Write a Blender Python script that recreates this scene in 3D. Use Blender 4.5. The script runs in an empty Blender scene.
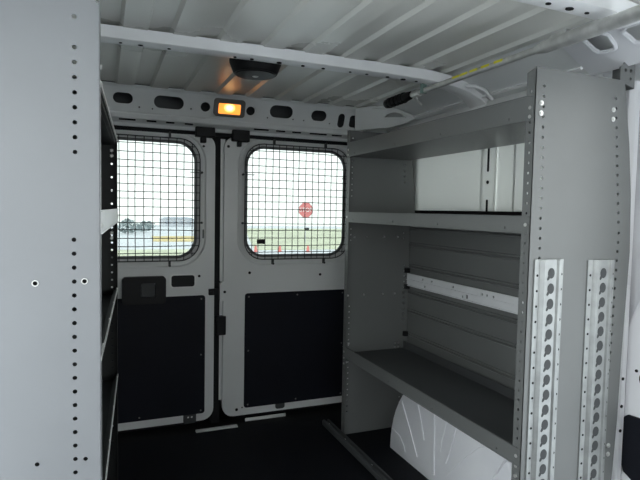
import bpy, bmesh, math, random
from mathutils import Vector, Matrix
from mathutils.geometry import tessellate_polygon
random.seed(4)
C = bpy.context.scene.collection
R = math.radians

# ------------------------------------------------------------------ materials
def mat(name, col, rough=.5, metal=0., noise=0., nscale=8., bump=0., bscale=200., spec=.5, coat=0., stretch=None):
    m = bpy.data.materials.new(name); m.use_nodes = True
    nt = m.node_tree; b = nt.nodes['Principled BSDF']
    b.inputs['Base Color'].default_value = (*col, 1); b.inputs['Roughness'].default_value = rough
    b.inputs['Metallic'].default_value = metal; b.inputs['Specular IOR Level'].default_value = spec
    b.inputs['Coat Weight'].default_value = coat
    tc = nt.nodes.new('ShaderNodeTexCoord'); src = tc.outputs['Object']
    if stretch:
        mp = nt.nodes.new('ShaderNodeMapping'); mp.inputs['Scale'].default_value = stretch
        nt.links.new(src, mp.inputs['Vector']); src = mp.outputs['Vector']
    if noise:
        n = nt.nodes.new('ShaderNodeTexNoise'); n.inputs['Scale'].default_value = nscale; n.inputs['Detail'].default_value = 6
        nt.links.new(src, n.inputs['Vector'])
        r = nt.nodes.new('ShaderNodeValToRGB')
        r.color_ramp.elements[0].position = .3; r.color_ramp.elements[1].position = .7
        r.color_ramp.elements[0].color = (*[max(0, c*(1-noise)) for c in col], 1)
        r.color_ramp.elements[1].color = (*[min(1, c*(1+noise)) for c in col], 1)
        nt.links.new(n.outputs['Fac'], r.inputs['Fac']); nt.links.new(r.outputs['Color'], b.inputs['Base Color'])
        mr = nt.nodes.new('ShaderNodeMapRange'); mr.inputs['To Min'].default_value = max(.03, rough-.08); mr.inputs['To Max'].default_value = min(1, rough+.08)
        nt.links.new(n.outputs['Fac'], mr.inputs['Value']); nt.links.new(mr.outputs['Result'], b.inputs['Roughness'])
    if bump:
        n2 = nt.nodes.new('ShaderNodeTexNoise'); n2.inputs['Scale'].default_value = bscale; n2.inputs['Detail'].default_value = 3
        nt.links.new(tc.outputs['Object'], n2.inputs['Vector'])
        bp = nt.nodes.new('ShaderNodeBump'); bp.inputs['Strength'].default_value = bump; bp.inputs['Distance'].default_value = .002
        nt.links.new(n2.outputs['Fac'], bp.inputs['Height']); nt.links.new(bp.outputs['Normal'], b.inputs['Normal'])
    return m

M = {}
M['grey'] = mat('grey powder coat', (.160, .165, .162), .40, noise=.06, nscale=3, bump=.12, bscale=500)
M['grey_light'] = mat('pale grey powder coat', (.235, .242, .252), .36, noise=.05, nscale=2.5, bump=.10, bscale=500)
M['grey_dark'] = mat('dark grey shade and rail', (.075, .079, .081), .5, noise=.08, nscale=3)  # painted shade on lower tray and header hollow, own tone of the rail
M['galv'] = mat('galvanised steel', (.32, .33, .325), .38, metal=.5, noise=.16, nscale=22)
M['rail'] = mat('white enamelled rail', (.80, .81, .82), .4, noise=.04, nscale=12)
M['white'] = mat('white body paint', (.74, .75, .74), .36, noise=.03, nscale=3)
M['white_near'] = mat('lighter white body paint', (.80, .80, .82), .30, noise=.02, nscale=3)  # slightly lighter copy of the white body paint
M['primer'] = mat('roof primer paint', (.74, .735, .68), .29, noise=.05, nscale=2)
M['beam'] = mat('white bow paint', (.86, .86, .86), .35, noise=.04, nscale=6)
M['liner'] = mat('satin metal wall liner', (.90, .91, .89), .45, metal=.7, noise=.05, nscale=1.5)
M['arch'] = mat('white moulded arch', (.92, .93, .97), .42, noise=.05, nscale=5)
M['floor'] = mat('black rubber mat', (.007, .008, .011), .65, noise=.25, nscale=9, bump=.35, bscale=160, spec=.2)
M['board'] = mat('navy black trim board', (.007, .008, .013), .6, noise=.15, nscale=6, bump=.1, bscale=400, spec=.2)
M['plastic'] = mat('black plastic', (.008, .008, .009), .5, noise=.1, nscale=10, spec=.25)
M['black_paint'] = mat('black painted steel', (.016, .017, .017), .5, noise=.15, nscale=8, spec=.3)
M['rubber'] = mat('black seal rubber', (.006, .006, .007), .7, spec=.3)
M['seal'] = mat('grey window rubber', (.14, .145, .145), .6)
M['hole'] = mat('dark hole shade', (.012, .012, .012), .8, spec=.2)  # dark colour stands in for the shade inside holes and slots
M['keyhole'] = mat('dark grey keyhole shade and parts', (.045, .048, .05), .6)  # keyhole shade painted on flat discs, also the colour of latch parts
M['bolt'] = mat('zinc bolt', (.75, .75, .73), .32, metal=.6)
M['wire'] = mat('dark wire', (.035, .038, .038), .45, metal=.3)
M['steel'] = mat('worn steel tube', (.58, .58, .56), .36, metal=.55, noise=.15, nscale=30)
M['edge'] = mat('bare metal edge', (.80, .80, .78), .35, metal=.3)
M['yellow'] = mat('yellow sticker', (.75, .68, .03), .5)
M['green'] = mat('green strap', (.22, .32, .28), .6)
M['lampframe'] = mat('grey lamp frame', (.16, .15, .14), .4)
M['white_text'] = mat('white sign letters', (.85, .85, .85), .5)
M['red'] = mat('red sign face', (.78, .25, .25), .5, noise=.05, nscale=2)  # red paled by outdoor haze mixed into it
M['cone'] = mat('red marker plastic', (.85, .28, .24), .5)  # marker red carries the same haze in its colour
M['pave'] = mat('pale concrete', (.72, .72, .71), .9, noise=.07, nscale=.5)
M['grass'] = mat('hazed grass', (.62, .62, .44), .95, noise=.18, nscale=1.2, bump=.5, bscale=12)  # washed-out haze is part of this grass colour
M['straw'] = mat('yellow straw verge', (.74, .58, .28), .95, noise=.15, nscale=1)
M['hedge'] = mat('hazed leaves', (.42, .48, .48), .9, noise=.25, nscale=3)  # leaf green lightened to paint in the haze
M['bwall'] = mat('hazed building wall', (.60, .61, .64), .8, noise=.05, nscale=.4)  # wall and window tones below lightened for haze
M['bglass'] = mat('building window', (.42, .45, .50), .3)

def glass_mat():
    m = bpy.data.materials.new('dimmed door glass'); m.use_nodes = True
    nt = m.node_tree; nt.nodes.clear()
    o = nt.nodes.new('ShaderNodeOutputMaterial'); mx = nt.nodes.new('ShaderNodeMixShader')
    t = nt.nodes.new('ShaderNodeBsdfTransparent'); g = nt.nodes.new('ShaderNodeBsdfGlossy')
    t.inputs['Color'].default_value = (.57, .59, .58, 1); g.inputs['Roughness'].default_value = .03  # tint added to dim the bright outdoors behind the guard wires
    f = nt.nodes.new('ShaderNodeFresnel'); f.inputs['IOR'].default_value = 1.3
    nt.links.new(f.outputs[0], mx.inputs[0]); nt.links.new(t.outputs[0], mx.inputs[1]); nt.links.new(g.outputs[0], mx.inputs[2])
    nt.links.new(mx.outputs[0], o.inputs[0]); return m
M['glass'] = glass_mat()

def backlit_mat():  # translucency added so the side panels glow with daylight
    m = bpy.data.materials.new('backlit side panel'); m.use_nodes = True
    nt = m.node_tree; nt.nodes.clear()
    o = nt.nodes.new('ShaderNodeOutputMaterial'); ad = nt.nodes.new('ShaderNodeAddShader'); mx = nt.nodes.new('ShaderNodeMixShader')
    t = nt.nodes.new('ShaderNodeBsdfTranslucent'); d = nt.nodes.new('ShaderNodeBsdfDiffuse'); g = nt.nodes.new('ShaderNodeBsdfGlossy'); g.inputs['Roughness'].default_value = .3
    d.inputs['Color'].default_value = (.6, .61, .59, 1); t.inputs['Color'].default_value = (.24, .242, .235, 1); mx.inputs[0].default_value = .06
    nt.links.new(d.outputs[0], ad.inputs[0]); nt.links.new(t.outputs[0], ad.inputs[1])
    nt.links.new(ad.outputs[0], mx.inputs[1]); nt.links.new(g.outputs[0], mx.inputs[2]); nt.links.new(mx.outputs[0], o.inputs[0]); return m
M['backlit'] = backlit_mat()

def lamp_mat():
    m = bpy.data.materials.new('lit amber lens'); m.use_nodes = True
    nt = m.node_tree; b = nt.nodes['Principled BSDF']
    b.inputs['Base Color'].default_value = (.9, .55, .2, 1); b.inputs['Roughness'].default_value = .3
    tc = nt.nodes.new('ShaderNodeTexCoord'); gr = nt.nodes.new('ShaderNodeTexGradient'); gr.gradient_type = 'SPHERICAL'
    mp = nt.nodes.new('ShaderNodeMapping'); mp.inputs['Scale'].default_value = (30, 30, 40)
    nt.links.new(tc.outputs['Object'], mp.inputs['Vector']); nt.links.new(mp.outputs['Vector'], gr.inputs['Vector'])
    r = nt.nodes.new('ShaderNodeValToRGB')                      # the bulb glows brighter than the lens round it
    r.color_ramp.elements[0].color = (1, .30, .035, 1); r.color_ramp.elements[1].color = (1, .72, .34, 1)
    nt.links.new(gr.outputs['Fac'], r.inputs['Fac']); nt.links.new(r.outputs['Color'], b.inputs['Emission Color'])
    mr = nt.nodes.new('ShaderNodeMapRange'); mr.inputs['To Min'].default_value = 1.0; mr.inputs['To Max'].default_value = 5.5
    nt.links.new(gr.outputs['Fac'], mr.inputs['Value']); nt.links.new(mr.outputs['Result'], b.inputs['Emission Strength'])
    return m
M['lamp'] = lamp_mat()

# ------------------------------------------------------------------ mesh helpers
def obj(name, bm, material, parent=None, smooth=False, bevel=0, loc=None):
    bmesh.ops.recalc_face_normals(bm, faces=bm.faces[:])
    me = bpy.data.meshes.new(name); bm.to_mesh(me); bm.free()
    me.materials.append(M[material])
    if smooth:
        for p in me.polygons: p.use_smooth = True
        try: me.set_sharp_from_angle(angle=R(38))
        except Exception: pass
    o = bpy.data.objects.new(name, me); C.objects.link(o)
    if parent is not None: o.parent = parent
    if loc: o.location = loc
    if bevel:
        md = o.modifiers.new('bevel', 'BEVEL'); md.width = bevel; md.segments = 2; md.limit_method = 'ANGLE'; md.angle_limit = R(40)
    return o

def each(name, bm, material, parent, **k):
    '''one object per separate piece of bm'''
    bm.verts.index_update(); seen = set(); out = []
    for v0 in bm.verts:
        if v0 in seen: continue
        st = [v0]; seen.add(v0); comp = []
        while st:
            v = st.pop(); comp.append(v)
            for e in v.link_edges:
                w = e.other_vert(v)
                if w not in seen: seen.add(w); st.append(w)
        b2 = bmesh.new(); mp = {v: b2.verts.new(v.co) for v in comp}; fs = {f for v in comp for f in v.link_faces}
        for f in fs: b2.faces.new([mp[v] for v in f.verts])
        out.append(obj(name, b2, material, parent, **k))
    bm.free(); return out

def thing(name, label, cat, loc=(0, 0, 0), rz=0, group=None):
    o = bpy.data.objects.new(name, None); C.objects.link(o); o.location = loc; o.rotation_euler = (0, 0, rz); o.empty_display_size = .05
    o['label'] = label; o['category'] = cat
    if group: o['group'] = group
    return o

def struct(name, bm, material, parent=None, label=None, **k):
    o = obj(name, bm, material, parent, **k)
    if parent is None:
        o['kind'] = 'structure'
        if label: o['label'] = label; o['category'] = name.split('_')[0]
    return o

def box(bm, x0, x1, y0, y1, z0, z1, mtx=None):
    v = [bm.verts.new(p) for p in ((x0,y0,z0),(x1,y0,z0),(x1,y1,z0),(x0,y1,z0),(x0,y0,z1),(x1,y0,z1),(x1,y1,z1),(x0,y1,z1))]
    for f in ((0,3,2,1),(4,5,6,7),(0,1,5,4),(1,2,6,5),(2,3,7,6),(3,0,4,7)): bm.faces.new([v[i] for i in f])
    if mtx: bmesh.ops.transform(bm, matrix=mtx, verts=v)
    return bm

def B(*a):
    return box(bmesh.new(), *a)

def loft(bm, rings, closed=True, caps=True):
    vs = [[bm.verts.new(p) for p in r] for r in rings]
    n = len(vs[0])
    for a, b in zip(vs, vs[1:]):
        for i in range(n if closed else n-1):
            j = (i+1) % n; bm.faces.new((a[i], a[j], b[j], b[i]))
    if caps and closed and n > 2:
        bm.faces.new(vs[0][::-1]); bm.faces.new(vs[-1])
    return bm

def prism(bm, pts, f, a, b):
    """closed outline pts (u,v) swept between depth a and b; f(u,v,w) gives the point"""
    return loft(bm, [[f(u, v, a) for u, v in pts], [f(u, v, b) for u, v in pts]])

def tube(bm, path, r, n=8, caps=True):
    P = [Vector(p) for p in path]; rings = []
    rr = r if isinstance(r, (list, tuple)) else [r]*len(P)
    up = None
    for i, p in enumerate(P):
        t = (P[min(i+1, len(P)-1)] - P[max(i-1, 0)]).normalized()
        if up is None: up = t.orthogonal().normalized()
        s = (up - t*up.dot(t)).normalized(); up = s; q = t.cross(s)
        rings.append([p + (s*math.cos(2*math.pi*k/n) + q*math.sin(2*math.pi*k/n))*rr[i] for k in range(n)])
    return loft(bm, rings, True, caps)

def circ(cx, cy, r, n=10):
    return [(cx + r*math.cos(2*math.pi*k/n), cy + r*math.sin(2*math.pi*k/n)) for k in range(n)]

def rrect(x0, x1, y0, y1, r, n=6):
    out = []
    for cx, cy, a in ((x1-r, y1-r, 0), (x0+r, y1-r, 90), (x0+r, y0+r, 180), (x1-r, y0+r, 270)):
        for k in range(n+1):
            t = R(a + 90*k/n); out.append((cx + r*math.cos(t), cy + r*math.sin(t)))
    return out

def obround(cx, cy, w, h):
    return rrect(cx-w/2, cx+w/2, cy-h/2, cy+h/2, min(w, h)/2*.98, 5)

def plate(bm, outer, holes, f, t):
    """perforated sheet: f(u,v,w) maps the outline, w runs from 0 to t"""
    loops = [outer] + list(holes)
    tri = tessellate_polygon([[Vector((u, v, 0)) for u, v in l] for l in loops])
    flat = [p for l in loops for p in l]
    a = [bm.verts.new(f(u, v, 0)) for u, v in flat]; b = [bm.verts.new(f(u, v, t)) for u, v in flat]
    for i, j, k in tri:
        try: bm.faces.new((a[i], a[j], a[k])); bm.faces.new((b[k], b[j], b[i]))
        except ValueError: pass
    o = 0
    for l in loops:
        n = len(l)
        for i in range(n):
            j = (i+1) % n
            try: bm.faces.new((a[o+i], a[o+j], b[o+j], b[o+i]))
            except ValueError: pass
        o += n
    return bm

def cyl(bm, p, axis, r, h, n=12, r2=None):
    p = Vector(p); ax = Vector(axis).normalized()
    return tube(bm, [p, p+ax*h], [r, r if r2 is None else r2], n)

# ------------------------------------------------------------------ floor, body shell
struct('floor', B(-.5, 1.66, -1.2, 2.665, -.03, 0), 'floor')
XY = lambda u, v, w: (u, v, w)

def ceiling_profile():
    pts = [(-.42, 1.70)]; k = -4
    while .355 + .152*k < 1.28:
        x = .355 + .152*k
        pts += [(x-.005, 1.711), (x+.006, 1.70)]
        if x + .1 < 1.27: pts += [(x+.078, 1.70), (x+.082, 1.711)]
        k += 1
    return pts + [(1.305, 1.70)]
cp = ceiling_profile()
bm = bmesh.new()
outline = cp + [(1.305, 1.80), (-.42, 1.80)]
prism(bm, outline, lambda u, v, w: (u, w, v), -.1, 2.645)
struct('ceiling', bm, 'primer')
struct('roof_slab', B(-.5, 1.75, -1.2, 2.95, 1.80, 1.83), 'white')

# side wall: lower wall, liner sheets, inclined cove
bm = bmesh.new()
full = [(1.55, 0), (1.55, 1.53), (1.472, 1.598), (1.305, 1.70), (1.305, 1.80), (1.66, 1.80), (1.66, 0)]
low = [(1.55, 0), (1.55, 1.120), (1.66, 1.120), (1.66, 0)]; high = [(1.55, 1.50)] + full[1:6] + [(1.66, 1.50)]
for pr, y0, y1 in ((full, 1.30, 1.33), (low, 1.33, 2.42), (high, 1.33, 2.42), (full, 2.42, 2.66)):  # middle band left open so daylight reaches the translucent sheets
    prism(bm, pr, lambda u, v, w: (u, w, v), y0, y1)
struct('wall_right', bm, 'white')
bm = bmesh.new()
prism(bm, [(-.38, 0), (-.38, 1.50), (-.25, 1.70), (-.25, 1.80), (-.5, 1.80), (-.5, 0)], lambda u, v, w: (u, w, v), 1.13, 2.66)
struct('wall_left', bm, 'white')

# liner sheets and slotted post, made translucent so daylight brightens the upper bay
bm = bmesh.new(); prism(bm, rrect(1.895, 2.44, 1.06, 1.515, .03), lambda u, v, w: (w, u, v), 1.538, 1.55)
struct('window_1', bm, 'backlit', label='pale smooth panel, made translucent to glow, behind the top bay')
bm = bmesh.new()
plate(bm, [(1.808, 1.06), (1.905, 1.06), (1.905, 1.52), (1.808, 1.52)],
      [], lambda u, v, w: (1.532 + w, u, v), .004)
t2 = struct('trim_2', bm, 'backlit', label='pale upright strip with dark slots between the two side panels')
bm = bmesh.new()
for o in (rrect(1.850, 1.861, 1.09, 1.20, .004, 2), circ(1.8555, 1.275, .008, 8), rrect(1.850, 1.861, 1.32, 1.425, .004, 2), rrect(1.850, 1.861, 1.455, 1.51, .004, 2)):
    prism(bm, o, lambda u, v, w: (w, u, v), 1.530, 1.5355)
each('slot', bm, 'hole', t2)
struct('trim_3', B(1.529, 1.549, 1.31, 2.43, 1.09, 1.150), 'rubber', label='black sealing strip along the foot of the pale side panels')
bm = bmesh.new(); prism(bm, rrect(1.31, 1.815, 1.06, 1.515, .01), lambda u, v, w: (w, u, v), 1.540, 1.55)
box(bm, 1.536, 1.540, 1.700, 1.708, 1.07, 1.50)
struct('window_2', bm, 'backlit', label='pale panel, made translucent to glow, with a thin seam behind the near end of the top bay')

# long rail along the head of the wall
bm = bmesh.new()
prism(bm, [(1.43, 1.552), (1.455, 1.600), (1.50, 1.600), (1.545, 1.548), (1.545, 1.535), (1.45, 1.535)], lambda u, v, w: (u, w, v), 1.30, 2.56)
struct('trim_5', bm, 'white', label='long white roof rail above the shelf wall')
# channel edge strip running just under it
bm = bmesh.new()
prism(bm, [(1.425, 1.615), (1.440, 1.628), (1.447, 1.622), (1.432, 1.609)], lambda u, v, w: (u, w, v), 1.30, 2.42)
struct('trim_6', bm, 'beam', label='bright bead along the cove above the shelf wall')

# ------------------------------------------------------------------ roof bows
def bow(Y, name, label, end_w, n=9):
    bm = bmesh.new()
    path = [(-.36, 1.655), (-.2, 1.664), (.5, 1.668), (1.0, 1.666), (1.20, 1.662), (1.30, 1.650), (1.37, 1.632), (1.43, 1.603), (1.47, 1.568)]
    top = [(x, z + .036) for x, z in path[:6]] + [(1.385, 1.658), (1.452, 1.627), (1.50, 1.590)]
    w = [.066]*5 + [.07, .085, end_w, end_w*1.15]
    rings = []
    for (x, z), (xt, zt), ww in list(zip(path, top, w))[:n]:
        y0 = Y - (ww - .066)*.6; y1 = Y + ww - (ww-.066)*.6
        rings.append([(xt, y0-.004, zt), (x, y0, z), (x, y0+.006, z-.003), (x, y1-.008, z-.003), (x, y1, z), (xt, y1+.004, zt)])
    loft(bm, rings)
    o = struct(name, bm, 'beam', label=label, smooth=True)
    hb = bmesh.new()
    for x, rx in [(-.11, .004), (-.05, .006), (.05, .004), (.11, .006), (.2, .004), (.42, .004), (.48, .005), (.58, .007), (.67, .005), (.75, .005), (.86, .004), (.93, .005), (1.02, .006), (1.09, .009), (1.15, .005), (1.24, .011)]:
        zz = 1.6625 if x < 1.0 else 1.6625 - (x-1.0)*.02
        prism(hb, [(x+a*1.3, Y+.035+b) for a, b in circ(0, 0, rx, 8)], XY, zz-.002, zz+.006)
    each('bolt_hole', hb, 'hole', o)
    return o
b1 = bow(1.806, 'roof_beam', 'white roof bow crossing the ceiling ahead of the dome vent', .10)
b2 = bow(1.000, 'roof_beam', 'grey-white roof bow with punched slots crossing near the bar clamp sleeve', .16, 6)
# raised lips on the curved end of the far bow
bm = bmesh.new()
tube(bm, [(1.315, 1.90, 1.680), (1.335, 1.885, 1.668), (1.355, 1.80, 1.655), (1.375, 1.755, 1.645), (1.40, 1.733, 1.628), (1.447, 1.742, 1.598)], .007, 6)
tube(bm, [(1.32, 1.935, 1.676), (1.36, 1.895, 1.655), (1.393, 1.852, 1.637), (1.425, 1.862, 1.618), (1.45, 1.868, 1.601)], .006, 6)
obj('rolled_edge', bm, 'beam', b1, smooth=True)

# pressed panel with two framed openings beside the near bow end
n_in = Vector((.10, 0, .17)).normalized(); s_dn = Vector((.17, 0, -.10)).normalized()
cove = lambda s, y, w: tuple(Vector((1.305, y, 1.70)) + s_dn*s - n_in*w)
bm = bmesh.new()
o1 = [(.034, 1.218), (.046, 1.139), (.115, 1.148), (.122, 1.180), (.112, 1.214)]
o2 = [(.052, 1.100), (.055, .99), (.137, .99), (.133, 1.090)]
plate(bm, [(0, .93), (.20, .93), (.20, 1.30), (0, 1.30)], [o1, o2], lambda s, y, w: cove(s, y, w), .004)
t7 = struct('trim_7', bm, 'white_near', label='pressed white roof side panel with two framed openings')
bm = bmesh.new()
for o in (o1, o2):
    pts = []
    for k in range(len(o)):
        a, b_ = Vector(o[k]), Vector(o[(k+1) % len(o)])
        pts += [a.lerp(b_, .2), a.lerp(b_, .5), a.lerp(b_, .8)]
    tube(bm, [cove(p.x, p.y, .006) for p in pts + pts[:2]], .007, 6)
obj('rolled_rim', bm, 'white_near', t7, smooth=True)
bm = bmesh.new(); plate(bm, [(0, .93), (.20, .93), (.20, 1.30), (0, 1.30)], [], lambda s, y, w: cove(s, y, w), -.004)
bmesh.ops.translate(bm, vec=n_in*.05, verts=bm.verts)
obj('recess', bm, 'white', t7)

# ------------------------------------------------------------------ rear header
hv = Vector((0, .045, -.115)).normalized(); hn = Vector((0, -.115, -.045)).normalized()
head = lambda x, s, w: tuple(Vector((x, 2.645, 1.70)) + hv*s - hn*w)
holes = [obround(.082, .059, .087, .050), obround(.290, .061, .139, .060), circ(.464, .066, .0235, 16), circ(.692, .066, .0225, 16),
         obround(.856, .056, .125, .064), obround(1.067, .059, .087, .056), obround(1.200, .074, .039, .076), rrect(1.250, 1.352, .040, .106, .016, 4)]
holes += [circ(x, s, .0045, 6) for x, s in ((.155, .095), (.215, .098), (.395, .082), (.785, .093), (.925, .090), (.985, .091), (1.135, .095))]
bm = bmesh.new()
plate(bm, [(-.38, -.004), (1.50, -.004), (1.50, .1235), (-.38, .1235)], holes, head, .003)
hd = struct('rear_header_panel', bm, 'white', label='white pressed header above the rear doors, pierced with oval holes')
hd['kind'] = 'structure'
bm = bmesh.new()   # turned lips: bead at the roof, ledge down to the door seal
prism(bm, [(2.632, 1.706), (2.640, 1.692), (2.650, 1.694), (2.655, 1.706)], lambda u, v, w: (w, u, v), -.38, 1.5)
prism(bm, [(2.690, 1.588), (2.686, 1.580), (2.692, 1.560), (2.732, 1.545), (2.738, 1.528), (2.80, 1.528), (2.80, 1.56), (2.70, 1.60)], lambda u, v, w: (w, u, v), -.38, 1.5)
obj('header_lip', bm, 'white', hd, bevel=.003)
bm = bmesh.new()
for x0, x1 in ((.065, .14), (.19, .235), (.28, .32), (.37, .41), (.72, .80), (.84, .89), (.93, .98), (1.03, 1.13), (1.16, 1.22)):
    prism(bm, rrect(x0, x1, 2.700, 2.708, .003, 2), lambda u, v, w: (u, v, w - (v-2.70)*.4), 1.5535, 1.5595)
each('slot', bm, 'hole', hd)

# corner gusset joining the header to the roof rail
gd = Vector((.17, -.33, 0)).normalized(); gp = gd.cross(Vector((0, 0, 1)))
gus = lambda u, v, w: tuple(Vector((1.25, 2.60, v)) + gd*u - gp*w)
cor = [(0, 1.692), (.109, 1.690), (.20, 1.674), (.262, 1.657), (.350, 1.620), (.368, 1.604), (.329, 1.585), (.212, 1.568), (.137, 1.572), (0, 1.573)]
arc = [(.185, 1.622), (.205, 1.640), (.245, 1.646), (.288, 1.634), (.317, 1.609)]
bm = bmesh.new(); plate(bm, cor, [arc], gus, .02)
g = struct('trim_8', bm, 'white', label='white corner gusset with an arched hole where header meets rail', bevel=.002)
bm = bmesh.new(); tube(bm, [gus(u, v-.004, -.003) for u, v in cor[1:6]], .007, 6)
tube(bm, [gus(u, v, -.001) for u, v in arc + arc[:1]], .004, 6)
obj('rolled_edge', bm, 'white', g, smooth=True)

# ------------------------------------------------------------------ dome lamp in the header, round vent in the roof
lamp = thing('dome_lamp', 'lit amber dome lamp in the header between two round holes', 'lamp', head(.582, .060, 0))
hl = lambda u, v, w: tuple(hv*v + Vector((u, 0, 0)) + hn*w)
bm = bmesh.new(); plate(bm, rrect(-.078, .078, -.045, .043, .016), [rrect(-.056, .056, -.022, .030, .006)], hl, .014)
obj('frame', bm, 'lampframe', lamp, bevel=.003)
bm = bmesh.new(); plate(bm, rrect(-.0555, .0555, -.0215, .0295, .006), [], hl, .009)
obj('lens', bm, 'lamp', lamp)

vent = thing('roof_vent', 'black round cone-shaped vent hanging from the ribbed roof', 'vent', (.532, 1.985, 1.70))
bm = bmesh.new(); tube(bm, [(0, 0, 0), (0, 0, -.010), (0, 0, -.046), (0, 0, -.051)], [.098, .098, .084, .080], 40)
obj('housing', bm, 'plastic', vent, smooth=True)
bm = bmesh.new(); tube(bm, [(0, 0, -.0515), (0, 0, -.055), (0, 0, -.058)], [.076, .074, .060], 40)
obj('cover_disc', bm, 'plastic', vent, smooth=True)
bm = bmesh.new(); tube(bm, [(0, 0, -.0585), (0, 0, -.061)], [.012, .008], 16); obj('centre_cap', bm, 'steel', vent)

# ------------------------------------------------------------------ rear doors
Yd = 2.75
def make_door(name, x0, x1, hinge_left, wx0, wx1, px0, px1):
    f = lambda u, v, w: (u, Yd + w, v)
    wz0, wz1, wr = .896, 1.463, .088
    bm = bmesh.new()
    outl = rrect(x0, x1, .028, 1.515, .06, 6)
    k = .058
    plate(bm, outl, [rrect(wx0-k, wx1+k, wz0-k, wz1+k, wr+k, 8)], f, .035)
    loops = [(k, 0), (.050, .010), (.030, .012), (.014, .024)]
    loft(bm, [[f(u, v, w) for u, v in rrect(wx0-a, wx1+a, wz0-a, wz1+a, wr+a, 8)] for a, w in loops], caps=False)
    d = struct(name, bm, 'white', smooth=True)
    bm = bmesh.new()
    loft(bm, [[f(u, v, w) for u, v in rrect(wx0-a, wx1+a, wz0-a, wz1+a, wr+a, 8)] for a, w in ((.014, .03), (.014, .017), (.003, .017), (0, .022), (0, .03), (.014, .03))], caps=False)
    obj('window_seal', bm, 'seal', d, smooth=True)
    bm = bmesh.new(); plate(bm, rrect(wx0-.01, wx1+.01, wz0-.01, wz1+.01, wr+.01, 8), [], lambda u, v, w: (u, Yd+.0235+w, v), .004)
    obj('window_pane', bm, 'glass', d)
    bm = bmesh.new(); plate(bm, rrect(x0+.005, x1-.005, .02, 1.52, .07, 6), [rrect(wx0-.013, wx1+.013, wz0-.013, wz1+.013, wr+.013, 8)], lambda u, v, w: (u, Yd+.033+w, v), .02)
    obj('outer_skin', bm, 'white', d)
    # inner board
    bm = bmesh.new(); plate(bm, rrect(px0, px1, .068, .69, .014, 4), [], lambda u, v, w: (u, Yd-.007+w, v), .008)
    obj('trim_board', bm, 'board', d, bevel=.0015)
    bm = bmesh.new()
    for x in (px0+.02, (px0+px1)/2, px1-.02):
        for z in (.085, .38, .672):
            if not (x == (px0+px1)/2 and z == .38): cyl(bm, (x, Yd-.007, z), (0, -1, 0), .0045, .002, 8)
    each('screw', bm, 'grey', d)
    # wire guard bolted over the window
    bm = bmesh.new(); gy = Yd-.012; a = .023
    gx0, gx1, gz0, gz1, gr = wx0-a, wx1+a, wz0-.024, wz1+.022, wr+.012
    def clip(v, lo, hi, r, lo2, hi2):
        def edge(v):
            if v < lo + r: return r - math.sqrt(max(0, r*r - (lo+r-v)**2))
            if v > hi - r: return r - math.sqrt(max(0, r*r - (v-hi+r)**2))
            return 0
        e = edge(v); return lo2 + e, hi2 - e
    n = 16; rw = .0021
    for i in range(1, n):
        x = gx0 + (gx1-gx0)*i/n + .002*math.sin(i*2.1); lo, hi = clip(x, gx0, gx1, gr, gz0, gz1); dx = .003*math.sin(i*1.3)
        tube(bm, [(x, gy, lo), (x+dx, gy, (lo+hi)/2), (x, gy, hi)], rw, 5)
    for i in range(1, n):
        z = gz0 + (gz1-gz0)*i/n; lo, hi = clip(z, gz0, gz1, gr, gx0, gx1); dz = .004*math.sin(i*1.7+1)
        tube(bm, [(lo, gy-.003, z), ((lo+hi)/2, gy-.003, z+dz), (hi, gy-.003, z)], rw, 5)
    rim = rrect(gx0, gx1, gz0, gz1, gr, 6)
    tube(bm, [(u, gy, v) for u, v in rim + rim[:2]], .0028, 6)
    obj('guard_mesh', bm, 'wire', d)
    bm = bmesh.new()
    for x in (wx0+.135, wx1-.125):
        for z, s in ((gz0, -1), (gz1, 1)):
            box(bm, x-.005, x+.005, gy-.004, Yd+.001, min(z, z+s*.028), max(z, z+s*.028)); cyl(bm, (x, gy-.002, z+s*.024), (0, -1, 0), .006, .008, 8)
    for x, s in ((gx0, -1), (gx1, 1)):
        for z in (1.32, 1.065):
            box(bm, min(x-s*.05, x+s*.014), max(x-s*.05, x+s*.014), gy-.0045, gy-.001, z-.002, z+.002); cyl(bm, (x+s*.010, gy-.003, z), (0, 1, 0), .006, .014, 8)
    each('guard_clip', bm, 'wire', d)
    return d

dL = make_door('door_1', -.215, .530, True, -.143, .428, -.165, .483)
dR = make_door('door_2', .578, 1.345, False, .708, 1.266, .694, 1.283)

# left leaf: handle pocket, pull cut-out, latch parts
bm = bmesh.new(); plate(bm, rrect(.078, .284, .662, .797, .018, 5), [rrect(.165, .235, .695, .765, .008, 3)], lambda u, v, w: (u, Yd-.036+w, v), .036)
h = obj('door_handle', bm, 'plastic', dL, bevel=.004); h['label'] = 'black plastic door handle pocket'
bm = bmesh.new(); plate(bm, rrect(.167, .233, .697, .763, .006, 3), [], lambda u, v, w: (u, Yd-.024+w, v), .02); obj('release_lever', bm, 'keyhole', h, bevel=.003)
bm = bmesh.new(); plate(bm, rrect(.313, .428, .738, .796, .012, 4), [], lambda u, v, w: (u, Yd-.003+w, v), .004); obj('cover_plate', bm, 'plastic', dL)
bm = bmesh.new(); plate(bm, rrect(.305, .436, .732, .802, .014, 4), [rrect(.3135, .4275, .7385, .7955, .012, 4)], lambda u, v, w: (u, Yd-.002+w, v), .003); obj('plate_rim', bm, 'edge', dL)
bm = bmesh.new()
cyl(bm, (.452, Yd+.001, .790), (0, -1, 0), .007, .003, 10); cyl(bm, (.470, Yd+.001, 1.455), (0, -1, 0), .006, .003, 10)
cyl(bm, (.4725, Yd+.001, 1.455), (0, -1, 0), .005, .003, 8); box(bm, .468, .474, Yd-.002, Yd+.002, .985, 1.03)
each('hole_plug', bm, 'hole', dL)
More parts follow.
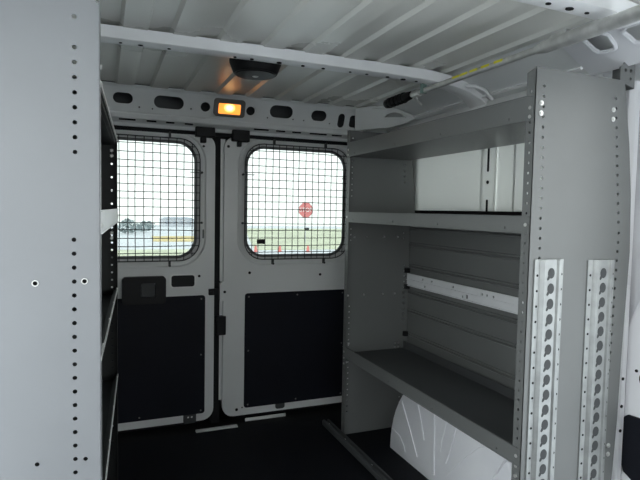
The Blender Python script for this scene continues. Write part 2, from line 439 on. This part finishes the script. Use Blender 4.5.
bm = bmesh.new(); box(bm, .425, .522, Yd-.04, Yd, 1.498, 1.548); box(bm, .452, .480, Yd-.03, Yd, 1.470, 1.50)
l = obj('top_latch', bm, 'plastic', dL, bevel=.004); l['label'] = 'black top latch block'
bm = bmesh.new(); box(bm, .500, .552, Yd-.018, Yd+.01, .690, .722); cyl(bm, (.515, Yd-.018, .706), (0, -1, 0), .010, .006, 10)
obj('striker', bm, 'plastic', dL, bevel=.003)
bm = bmesh.new(); plate(bm, rrect(.100, .165, .030, .095, .012, 4), [circ(.125, .062, .006, 6), circ(.143, .062, .006, 6)], lambda u, v, w: (u, Yd-.006+w, v), .006)
o_ = obj('bottom_latch', bm, 'keyhole', dL); 
for v in o_.data.vertices: v.co.x += .275; v.co.z -= .008
# right leaf
bm = bmesh.new()
for x, z in ((.718, .800), (1.125, .780), (.598, 1.462), (.585, .702)): cyl(bm, (x, Yd+.001, z), (0, -1, 0), .0075, .003, 10)
for x, z in ((.655, .062), (.685, .070), (.71, .072)): cyl(bm, (x, Yd+.001, z), (0, -1, 0), .008 if x < .66 else .004, .003, 10)
each('hole_plug', bm, 'hole', dR)
bm = bmesh.new(); box(bm, .612, .702, Yd-.04, Yd, 1.488, 1.546); box(bm, .640, .662, Yd-.03, Yd, 1.462, 1.49)
l = obj('top_latch', bm, 'plastic', dR, bevel=.004); l['label'] = 'black top latch block'
bm = bmesh.new(); plate(bm, rrect(.872, .925, .040, .108, .012, 4), [circ(.888, .075, .006, 6), circ(.908, .075, .006, 6)], lambda u, v, w: (u, Yd-.006+w, v), .006)
obj('bottom_latch', bm, 'keyhole', dR)
bm = bmesh.new(); box(bm, .542, .592, Yd-.012, Yd+.03, .475, .575); box(bm, .535, .555, Yd-.014, Yd+.02, .553, .580); obj('lock_body', bm, 'plastic', dR, bevel=.004)
bm = bmesh.new(); prism(bm, [(.562, .12), (.585, .12), (.585, 1.50), (.562, 1.50), (.562, .76), (.568, .75), (.568, .665), (.562, .655)], lambda u, v, w: (u, w, v), Yd+.018, Yd+.03); obj('overlap_flange', bm, 'white', dR)
bm = bmesh.new(); prism(bm, rrect(.560, .605, .655, .755, .012, 3), lambda u, v, w: (u, w, v), Yd-.001, Yd+.018); obj('striker_pad', bm, 'white', dR)
bm = bmesh.new(); plate(bm, rrect(.762, .808, .953, .978, .003, 2), [], lambda u, v, w: (u, Yd+.018+w, v), .003); each('sticker', bm, 'plastic', dR)

# seals round the doors, sill
bm = bmesh.new(); box(bm, -.25, 1.40, Yd-.004, Yd+.07, 1.510, 1.534); box(bm, .520, .566, Yd+.022, Yd+.06, -.03, 1.51); box(bm, .48, .66, Yd+.055, Yd+.08, -.03, 1.53); box(bm, -.3, 1.4, Yd+.055, Yd+.08, -.03, .10)  # wide strips behind gap and door feet added to block stray daylight
box(bm, -.3, -.22, Yd, Yd+.07, 0, 1.53); box(bm, 1.35, 1.42, Yd, Yd+.07, 0, 1.53)
struct('trim_9', bm, 'rubber', label='black rubber seal framing and parting the two rear doors')
bm = bmesh.new(); box(bm, -.38, 1.55, 2.665, 2.86, -.06, -.004)
s = struct('trim_10', bm, 'rubber', label='black rear door sill')
bm = bmesh.new(); box(bm, .43, .645, 2.672, 2.70, -.006, .004); box(bm, .70, .93, 2.735, 2.745, -.005, .012); each('sill_plate', bm, 'white', s, bevel=.002)
bm = bmesh.new(); box(bm, -.5, -.215, 2.66, 2.85, 0, 1.8); struct('wall_rear_left', bm, 'white')
bm = bmesh.new(); box(bm, 1.345, 1.75, 2.66, 2.85, 0, 1.8); struct('wall_rear_right', bm, 'white')
bm = bmesh.new(); box(bm, -.5, 1.75, 2.80, 2.86, 1.535, 1.8); struct('wall_rear_top', bm, 'grey_dark')  # dark grey paints the shade seen through the header holes

# ------------------------------------------------------------------ shelving units
def make_unit(root, sgn, L, depth, paint, lip_paint, near_top, far_top, trays, near_holes, near_bolts, flange_bolts, far_bolts, back_edge, far_paint=None, thin_lip=None):
    """local frame: d = depth from the open face, y along the unit, z up"""
    X = lambda d: sgn*d
    # end panels: sheet with perforated front and rear edges
    near_paint = paint
    for k, (y, top) in enumerate(((0, near_top), (L, far_top))):
        paint = near_paint if k == 0 else (far_paint or near_paint)
        outl = [(0, 0), (0, top-.008), (.008, top)] + [(d, z) for d, z in back_edge(top)] + [(back_edge(0)[0][0] if False else depth-.01, 0)]
        hol = [circ(d, z, .0046 if k == 0 else .0040, 8) for d, z in near_holes(k)]
        bm = bmesh.new(); t = .002 if k == 0 else -.002
        plate(bm, outl, hol, lambda u, v, w: (X(u), y + w, v), t)
        p = obj('side_panel', bm, paint, root)
        # front flange, turned towards the other end
        bm = bmesh.new(); fl = .034; s = 1 if k == 0 else -1
        fh = [circ(.017, z, .0042, 8) for z in [.06 + .0285*i for i in range(int((top-.08)/.0285))]]
        plate(bm, [(0, 0), (fl, 0), (fl, top-.012), (.0, top)], fh, lambda u, v, w: (X(w), y + s*u, v), .002)
        obj('front_flange', bm, paint, p)
        bm = bmesh.new(); s2 = -1 if k == 0 else -1
        for d, z in (near_bolts if k == 0 else far_bolts):
            if sgn < 0 and k == 0: plate(bm, circ(X(d), z, .0064, 14), [circ(X(d), z, .0046, 8)], lambda u, v, w: (u, y - w, v), .0016)
            else: tube(bm, [(X(d), y, z), (X(d), y + s2*.002, z), (X(d), y + s2*.002, z), (X(d), y + s2*.005, z)], [.0075, .0075, .0045, .0042], 10)
        for z in flange_bolts:
            cyl(bm, (X(0), y + s*.017, z), (-sgn, 0, 0), .0055, .003, 8)
        each('bolt', bm, 'bolt', p)
    # trays: sheet, rear lip, folded front lip
    for zt, zl, zf, mt in trays:
        bm = bmesh.new()
        pr = [(.003, zl), (.003, zt), (.006, zt), (.006, zf+.003), (depth-.03, zf+.003), (depth-.03, zt), (depth-.027, zt), (depth-.027, zf), (.014, zf), (.014, zl+.003), (.014, zl)]
        prism(bm, pr, lambda u, v, w: (X(u), w, v), .003, L-.003)
        tr = obj('shelf', bm, mt, root)
        bm = bmesh.new()
        zc = (zt+zl)/2
        plate(bm, [(.004, zl), (L-.004, zl), (L-.004, zt), (.004, zt)], [circ(L*f_, zl+.014, .004, 6) for f_ in (.08, .36, .62, .93)],
              lambda u, v, w: (X(-.0015+w), u, v), .003)
        if zt - zl > .045:
            box(bm, *sorted((X(-.0035), X(-.0015))), .004, L-.004, zl, zl+.004); box(bm, *sorted((X(-.004), X(-.0015))), .004, L-.004, zt-.004, zt)
        obj('front_lip', bm, lip_paint if zt - zl > .03 else (thin_lip or lip_paint), tr)

right = thing('shelving_unit', 'grey steel shelving unit with keyhole tracks, open to the aisle above the wheel arch', 'shelving unit', (1.113, 1.162, 0))
def back_r(top):
    return [(.345, top-.002), (.378, 1.36), (.396, 1.20), (.404, 1.03), (.398, .88), (.390, .69), (.386, .50), (.374, .30)]
def holes_r(k):
    out = []
    if k == 0:
        out += [(.030 + (1.48-z)*.02, z) for z in [1.50 - .0285*i for i in range(18)]]
        out += [(.312 + (1.48-z)*.10 if z > 1.1 else .352 - (1.1-z)*.03, z) for z in [1.492 - .0285*i for i in range(14)] + [1.088 - .0285*i for i in range(36)]]
    else:
        out += [(.030, 1.50 - .0285*i) for i in range(11)] + [(.030, .66 - .0285*i) for i in range(20)] + [(.030, 1.05 - .0285*i) for i in range(3)]
        out += [(.330, 1.38 - .0285*i) for i in range(4)] + [(.345, .86 - .0285*i) for i in range(11)] + [(.335, .33-.0285*i) for i in range(9)] + [(.335, 1.03 - .0285*i) for i in range(2)]
    return out
make_unit(right, 1, 1.236, .38, 'grey', 'grey', 1.551, 1.538,
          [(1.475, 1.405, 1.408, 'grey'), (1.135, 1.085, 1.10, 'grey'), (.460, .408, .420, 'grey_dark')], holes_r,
          [(.022, 1.452), (.022, 1.424), (.303, 1.458), (.303, 1.430), (.352, .42), (.352, .392)], [1.44, 1.415, 1.11, .435, .405, .375],
          [(.05, 1.01), (.12, 1.01), (.22, 1.01), (.30, 1.01), (.02, .715), (.11, .715), (.22, .715), (.29, .715), (.30, .452), (.32, .452), (.30, .43), (.32, .43), (.03, .47), (.02, .375), (.10, .375)], back_r)
# ribbed back sheet
bm = bmesh.new(); prof = [(.425, .372)]
for z in (.498, .622, .720, .857, .970, 1.06):
    prof += [(z-.010, .372), (z-.006, .366), (z-.002, .366), (z+.001, .374), (z+.005, .374), (z+.007, .366), (z+.010, .366), (z+.013, .372)]
prof += [(1.12, .372)]
outl = [(d, z) for z, d in prof] + [(.380, 1.12), (.380, .425)]
prism(bm, outl, lambda u, v, w: (u, w, v), .004, 1.232)
obj('back_panel', bm, 'grey', right)
bm = bmesh.new(); plate(bm, [(.006, .757), (1.228, .757), (1.228, .820), (.006, .820)], [circ(y, z, .006, 8) for y, z in ((1.08, .805), (1.0, .806), (.83, .803), (.63, .800), (.60, .800), (.56, .800), (.27, .797), (1.06, .772), (.76, .770), (.36, .768))] + [rrect(.722, .738, .765, .782, .003, 2)],
                         lambda u, v, w: (.358 + w, u, v), .004)
box(bm, .352, .362, .006, 1.228, .756, .760); box(bm, .354, .358, .006, 1.228, .786, .790)
rl = obj('back_rail', bm, 'rail', right); rl['label'] = 'white perforated rail across the ribbed back'
bm = bmesh.new()
for z in (.835, .750, .50): box(bm, .345, .368, 1.215, 1.234, z-.012, z+.012)
each('rail_clip', bm, 'plastic', right)

# keyhole tracks on the end that faces the cab
def track(d0, d1, top):
    bm = bmesh.new(); w = d1-d0
    pr = [(0, 0), (0, -.004), (.018*w/.108, -.004), (.022*w/.108, -.009), (.026*w/.108, -.015), (.036*w/.108, -.015), (.040*w/.108, -.008), (.078*w/.108, -.008), (.083*w/.108, -.013), (.092*w/.108, -.013), (.096*w/.108, -.004), (w, -.004), (w, 0)]
    prism(bm, pr, lambda u, v, z: (d0+u, v, z), .03, top)
    tr = obj('keyhole_track', bm, 'galv', right, bevel=.0008); tr['label'] = 'galvanised keyhole track strip'
    bk = bmesh.new(); bs = bmesh.new(); k = 0; z = top - .040
    while z > .06:
        cx = d0 + .058*w/.108
        pts = []
        for a in range(0, 360, 24):
            t = R(a); pts.append((cx + .0125*math.cos(t), z + .0155*math.sin(t)))
        prism(bk, pts, lambda u, v, w_: (u, w_, v), -.0086, -.0060)
        prism(bk, [(cx-.004, z-.010), (cx-.011, z-.008), (cx-.016, z-.018), (cx-.012, z-.021), (cx-.007, z-.017)], lambda u, v, w_: (u, w_, v), -.0088, -.0060)
        for dd, zz in ((.010, -.006), (.101, -.004)):
            cyl(bs, (d0+dd*w/.108, -.0035, z+zz), (0, -1, 0), .0038, .0010, 8)
        z -= .0445; k += 1
    each('keyhole', bk, 'keyhole', tr); each('screw_hole', bs, 'hole', tr)
track(.020, .128, 1.012); track(.226, .336, 1.007)
# bracket tying the panel head to the body
bm = bmesh.new()
plate(bm, [(.330, 1.548), (.392, 1.530), (.392, 1.640), (.352, 1.640), (.345, 1.60), (.330, 1.59)], [circ(.352, 1.582, .006, 8), circ(.376, 1.617, .007, 8), circ(.374, 1.582, .006, 8), circ(.374, 1.558, .005, 8)], lambda u, v, w: (u, .004+w, v), .005)
box(bm, .388, .393, .006, .08, 1.53, 1.64)
obj('mounting_bracket', bm, 'grey', right)
bm = bmesh.new(); plate(bm, rrect(.362, .41, 1.585, 1.65, .006, 2), [rrect(.390, .398, 1.595, 1.635, .003, 2)], lambda u, v, w: (u, .09+w, v), .004); obj('slotted_plate', bm, 'rail', right)

left = thing('shelving_unit', 'pale grey shelving unit by the aisle, its blank scuffed end panel facing the cab', 'shelving unit', (-.0075, 1.162, 0), R(-3.1))
def back_l(top): return [(.33, top), (.335, 1.2), (.335, .5)]
def holes_l(k):
    if k == 0: return [(.046, 1.509-.0292*i) for i in range(10) if i != 1] + [(.119, .986), (.030, .988), (.119, .621), (.030, .620)] + [(.049, 1.072-.0281*i) for i in range(37)]
    return [(.020, z) for z in [1.30 - .05*i for i in range(5)]] + [(.020, 1.06 - .0285*i) for i in range(30)]
make_unit(left, -1, 1.0, .335, 'grey_light', 'rail', 1.546, 1.392,
          [(1.392, 1.384, 1.37, 'black_paint'), (1.132, 1.083, 1.09, 'black_paint'), (.830, .822, .80, 'black_paint'), (.496, .488, .47, 'black_paint')], holes_l,
          [(.119, .986), (.030, .988)], [1.42, 1.385, 1.10], [(.02, 1.35), (.02, 1.33), (.02, 1.04), (.02, 1.02)], back_l, 'black_paint', 'edge')

# ------------------------------------------------------------------ floor rail, wheel arch, cargo bar
fr = thing('floor_rail', 'long dull steel rail screwed to the black floor beside the right shelving', 'floor rail', (1.0945, 1.75, 0))
fr['label'] = 'long dull steel channel rail on the black floor along the shelving with tracks'
bm = bmesh.new()
prism(bm, [(-.022, 0), (-.022, .022), (-.018, .026), (-.008, .026), (-.006, .014), (.006, .014), (.008, .026), (.0165, .026), (.0175, .022), (.0175, 0)], lambda u, v, w: (u, w, v), -.95, .80)
obj('channel', bm, 'grey_dark', fr)
bm = bmesh.new()
for y in (.76, .56, .28, 0, -.3, -.6): cyl(bm, (0, y, .014), (0, 0, 1), .005, .004, 8)
each('screw', bm, 'bolt', fr)

bm = bmesh.new(); n = 28; Rw = .452; cy = 1.748
rings = []
for x, dr in ((1.55, .012), (1.34, .012), (1.300, .008), (1.286, 0), (1.280, -.012)):
    pts = []
    for k in range(n+1):
        t = math.pi*k/n; r = Rw + dr
        pts.append((x + (0 if x > 1.3 else -.0*k), cy + r*math.cos(t), max(0, min(.398, r*math.sin(t)))))
    rings.append(pts)
loft(bm, rings, closed=False, caps=False)
bm.faces.new([v for v in bm.verts if abs(v.co.x-1.280) < 1e-6])
wa = struct('wheel_arch', bm, 'arch', label='white moulded wheel arch with raised ribs beneath the lower shelf', smooth=True); wa['category'] = 'wheel arch'
bm = bmesh.new()
for l, r in (([(2.092, .262), (2.016, .154), (1.953, .057)], .0045), ([(1.958, .291), (1.931, .233), (1.903, .155)], .0045), ([(1.831, .30), (1.826, .188), (1.822, .04)], .0045), ([(1.684, .30), (1.706, .217), (1.741, .127)], .0045),
          ([(2.176, .1), (2.101, .092), (2.063, .06), (2.053, .036)], .003), ([(1.743, .30), (1.773, .209), (1.784, .154)], .002), ([(1.50, .30), (1.55, .272), (1.641, .185), (1.732, .082)], .002), ([(1.40, .3), (1.45, .22), (1.52, .1)], .0045)):
    tube(bm, [(1.2805, y, z) for y, z in l], r, 8)
obj('raised_rib', bm, 'arch', wa, smooth=True)

bar = thing('cargo_bar', 'telescopic steel bar hung under the roof bows with a black rubber foot', 'cargo bar', (1.205, 1.60, 1.634))
bm = bmesh.new(); tube(bm, [(0, .36, 0), (0, -.45, 0)], .011, 16); obj('inner_tube', bm, 'steel', bar, smooth=True)
bm = bmesh.new(); tube(bm, [(0, -.34, 0), (0, -.37, 0), (0, -1.15, 0)], [.0135, .0185, .0185], 16); obj('outer_tube', bm, 'steel', bar, smooth=True)
bm = bmesh.new(); tube(bm, [(0, -.44, 0), (0, -.445, 0), (0, -.56, 0), (0, -.565, 0)], [.0185, .0198, .0198, .0185], 16); box(bm, -.012, .012, -.46, -.40, .014, .024)
obj('clamp_sleeve', bm, 'steel', bar, smooth=True)
bm = bmesh.new(); tube(bm, [(0, .36, 0), (0, .40, 0), (0, .57, 0), (0, .58, 0)], [.016, .019, .021, .016], 16)
for y in (.42, .45, .48, .51, .54): tube(bm, [(0, y, 0), (0, y+.012, 0)], .023, 16)
obj('rubber_foot', bm, 'plastic', bar, smooth=True)
bm = bmesh.new()
for y in (-.18, -.115, -.055, .0, .045): box(bm, -.0118, -.0085, y-.022, y+.018, .000, .0075)
each('sticker', bm, 'yellow', bar)
bm = bmesh.new(); tube(bm, [(0, .30, 0), (0, .345, 0)], .016, 12); tube(bm, [(0, .32, -.016), (0, .32, -.030)], .004, 8)
tube(bm, [(-.022, .315, -.026), (.0, .32, -.032), (.026, .325, -.045)], .005, 8); obj('wing_nut', bm, 'bolt', bar, smooth=True)
bm = bmesh.new(); box(bm, -.009, .009, .262, .268, -.012, .029); box(bm, -.014, -.012, .255, .275, -.012, .029); obj('hanger', bm, 'green', bar)

# ------------------------------------------------------------------ pillar, sliding door panel at the edge of the near panel
bm = bmesh.new()
prism(bm, [(1.515, 1.30), (1.508, 1.215), (1.515, 1.190), (1.532, 1.178), (1.552, 1.180), (1.565, 1.20), (1.59, 1.215), (1.59, 1.30)], XY, .0, 1.56)
p = struct('pillar', bm, 'white_near', label='white body pillar between the shelving and the sliding door', smooth=True); p['category'] = 'pillar'
bm = bmesh.new()
for z in (.62, .53, .45): cyl(bm, (1.536, 1.1785, z), (0, -1, 0), .0055, .002, 8)
each('bolt_hole', bm, 'hole', p)
bm = bmesh.new()
box(bm, 1.592, 1.66, .95, 1.30, 0, 1.70)
prism(bm, [(1.197, .06), (1.197, .60), (1.20, .78), (1.10, 1.02), (.95, 1.10), (.95, .06)], lambda u, v, w: (w, u, v), 1.566, 1.60)
d3 = struct('door_3', bm, 'white_near', bevel=.008)
bm = bmesh.new(); prism(bm, [(.96, .29), (1.135, .29), (1.178, .312), (1.187, .335), (1.190, .47), (1.184, .492), (1.172, .502), (.96, .515)], lambda u, v, w: (w, u, v), 1.558, 1.568); obj('trim_board', bm, 'board', d3, bevel=.002)
bm = bmesh.new(); cyl(bm, (1.566, 1.115, .63), (-1, 0, 0), .028, .003, 20); cyl(bm, (1.566, 1.154, .65), (-1, 0, 0), .005, .003, 8); each('hole_plug', bm, 'hole', d3)

# ------------------------------------------------------------------ unseen cab, its openings shaped for daylight: windscreen, side windows, open sliding door
bm = bmesh.new(); box(bm, -.5, 1.7, -1.2, -1.1, 0, .92); box(bm, -.5, 1.7, -1.2, -1.1, 1.56, 1.80); box(bm, -.5, -.38, -1.2, -1.1, .92, 1.56); box(bm, 1.58, 1.7, -1.2, -1.1, .92, 1.56)
struct('wall_front', bm, 'board')
bm = bmesh.new(); box(bm, -.5, -.42, -1.1, -.1, 0, .95); box(bm, -.5, -.42, -1.1, 1.13, 1.62, 1.80); box(bm, -.5, -.42, -.22, -.1, .0, 1.62)
struct('wall_cab_left', bm, 'board')
bm = bmesh.new(); box(bm, 1.6, 1.68, -1.1, -.1, 0, .95); box(bm, 1.6, 1.68, -1.1, .95, 1.62, 1.80); box(bm, 1.6, 1.68, -.22, -.1, 0, 1.62)
struct('wall_cab_right', bm, 'board')

# ------------------------------------------------------------------ outside
G = -.60
def flat(pts, z, t=.02):
    bm = bmesh.new(); prism(bm, pts, XY, z-t, z); return bm
struct('ground', flat([(-40, -40), (60, -40), (60, 54), (-40, 54)], G, .2), 'pave')
def meadow(pts, m, name):
    o = struct(name, flat(pts, G+.02), m); return o
meadow([(-14, 15.5), (3.9, 15.5), (4.6, 22.5), (-14, 22.5)], 'grass', 'lawn')
meadow([(2.3, 28.0), (5.4, 27.6), (7.5, 33.0), (2.6, 33.0)], 'straw', 'field')
meadow([(5.9, 21.8), (24, 21.6), (30, 46), (11.5, 46)], 'grass', 'lawn')

def hedge(x, y, w, h, label, seed):
    rnd = random.Random(seed); t = thing('tree', label, 'tree', (x, y, G), 0, 'trees beyond the road')
    bm = bmesh.new()
    for i in range(240):
        a = rnd.uniform(0, 6.283); rr = math.sqrt(rnd.random()); z = rnd.uniform(.12, 1)
        rad = math.sin(min(1, z*1.05)*math.pi*.86+.25)
        c = Vector((math.cos(a)*rr*w*.5*rad, math.sin(a)*rr*w*.4*rad, z*h)); s = rnd.uniform(.10, .24)*h*.55
        for k in range(3):
            d1 = Vector((rnd.gauss(0, 1), rnd.gauss(0, 1), rnd.gauss(0, 1))).normalized()*s; d2 = d1.orthogonal().normalized()*s*.6
            vs = [bm.verts.new(c+d1), bm.verts.new(c+d2), bm.verts.new(c-d1), bm.verts.new(c-d2)]; bm.faces.new(vs)
    obj('crown', bm, 'hedge', t)
    bm = bmesh.new(); tube(bm, [(0, 0, 0), (.02, 0, h*.35), (0, .02, h*.7)], [.12*h*.4, .08*h*.4, .03*h*.4], 7); obj('trunk', bm, 'hedge', t)
for i, (x, y, w, h, lab) in enumerate(((1.4, 36, 1.6, .95, 'grey-green tree nearest the black far upright, beyond the road'),
                                       (2.5, 38, 1.3, .75, 'small grey-green tree in the middle of the road edge trees'),
                                       (3.3, 44, 1.1, .62, 'smallest grey-green tree next to the pale building'))):
    hedge(x, y, w, h, lab, i+3)
for x, w, h, lab in ((6.3, 2.8, .85, 'low pale building behind the straw verge with dark windows'),):
    t = thing('building', lab, 'building', (x, 50, G))
    obj('wall', B(-w/2, w/2, 0, 3, 0, h*.8), 'bwall', t)
    bm = bmesh.new(); prism(bm, [(-w/2-.1, h*.8), (w/2+.1, h*.8), (w/2-.3, h), (-w/2+.3, h)], lambda u, v, k: (u, k, v), -.1, 3.1); obj('roof', bm, 'bglass', t)
    for k in range(4): obj('window', B(-w/2+.25+k*.65, -w/2+.6+k*.65, -.03, .02, h*.3, h*.6), 'bglass', t)

# stop sign across the road
sg = thing('stop_sign', 'red octagonal stop sign on a thin post on the grass', 'road sign', (9.77, 26.02, G))
zc = 1.745; rs = .435
octo = lambda r: [(r*math.cos(R(22.5+45*k)), zc + r*math.sin(R(22.5+45*k))) for k in range(8)]
bm = bmesh.new(); prism(bm, octo(rs), lambda u, v, w: (u, w, v), -.012, .012); bl = obj('sign_plate', bm, 'white_text', sg)
bm = bmesh.new(); prism(bm, octo(rs-.025), lambda u, v, w: (u, w, v), -.016, -.010); obj('sign_face', bm, 'red', bl)
cu = bpy.data.curves.new('stop lettering', 'FONT'); cu.body = 'STOP'; cu.size = .30; cu.align_x = 'CENTER'; cu.align_y = 'CENTER'; cu.extrude = .002
tmp = bpy.data.objects.new('tmp', cu); C.objects.link(tmp)
dg = bpy.context.evaluated_depsgraph_get(); me = bpy.data.meshes.new_from_object(tmp.evaluated_get(dg)); me.materials.clear(); me.materials.append(M['white_text'])
bpy.data.objects.remove(tmp)
tx = bpy.data.objects.new('lettering', me); C.objects.link(tx); tx.parent = bl; tx.location = (0, -.019, zc); tx.rotation_euler = (R(90), 0, 0)
bm = bmesh.new(); tube(bm, [(0, .03, 0), (0, .03, zc+.2)], .03, 8); obj('post', bm, 'bwall', sg)
bm = bmesh.new(); prism(bm, rrect(-.02, .20, .66, .82, .02, 2), lambda u, v, w: (u, w, v), -.01, .0); obj('small_plate', bm, 'keyhole', sg)

for x, y, lab in ((5.70, 20.9, 'small red road marker nearest the black sticker on the glass'), (6.70, 20.8, 'small red road marker between the two others'), (7.86, 20.6, 'small red road marker below the stop sign post')):
    t = thing('road_marker', lab, 'road marker', (x, y, G))
    bm = bmesh.new(); box(bm, -.09, .09, -.09, .09, 0, .02); obj('base', bm, 'cone', t)
    bm = bmesh.new(); tube(bm, [(0, 0, .02), (0, 0, .26)], [.07, .035], 10); obj('body', bm, 'cone', t, smooth=True)

# ------------------------------------------------------------------ sky, camera
w = bpy.data.worlds.new('overcast sky'); bpy.context.scene.world = w; w.use_nodes = True
nt = w.node_tree; bg = nt.nodes['Background']
tc = nt.nodes.new('ShaderNodeTexCoord'); sp = nt.nodes.new('ShaderNodeSeparateXYZ'); r = nt.nodes.new('ShaderNodeValToRGB')
nt.links.new(tc.outputs['Generated'], sp.inputs[0]); nt.links.new(sp.outputs['Z'], r.inputs['Fac'])
r.color_ramp.elements[0].color = (.96, 1.0, .98, 1); r.color_ramp.elements[1].color = (.80, .90, 1.0, 1); r.color_ramp.elements[1].position = .8
nt.links.new(r.outputs['Color'], bg.inputs['Color']); bg.inputs['Strength'].default_value = 2.7

cam = bpy.data.cameras.new('camera'); co = bpy.data.objects.new('camera', cam); C.objects.link(co)
cam.sensor_width = 36; cam.lens = 530/640*36; cam.clip_start = .02; cam.clip_end = 300
yaw = math.atan(216/530); pit = R(3.2); rol = R(1.1)
F = Vector((math.sin(yaw)*math.cos(pit), math.cos(yaw)*math.cos(pit), -math.sin(pit))); R0 = Vector((math.cos(yaw), -math.sin(yaw), 0)); U0 = R0.cross(F)
Rv = R0*math.cos(rol) + U0*math.sin(rol); Uv = -R0*math.sin(rol) + U0*math.cos(rol)
co.matrix_world = Matrix(((Rv.x, Uv.x, -F.x, 0), (Rv.y, Uv.y, -F.y, 0), (Rv.z, Uv.z, -F.z, 1.14), (0, 0, 0, 1)))
S = bpy.context.scene; S.camera = co
S.view_settings.view_transform = 'Standard'; S.view_settings.look = 'None'; S.view_settings.gamma = 1; S.view_settings.exposure = .60
S.view_settings.use_curve_mapping = False
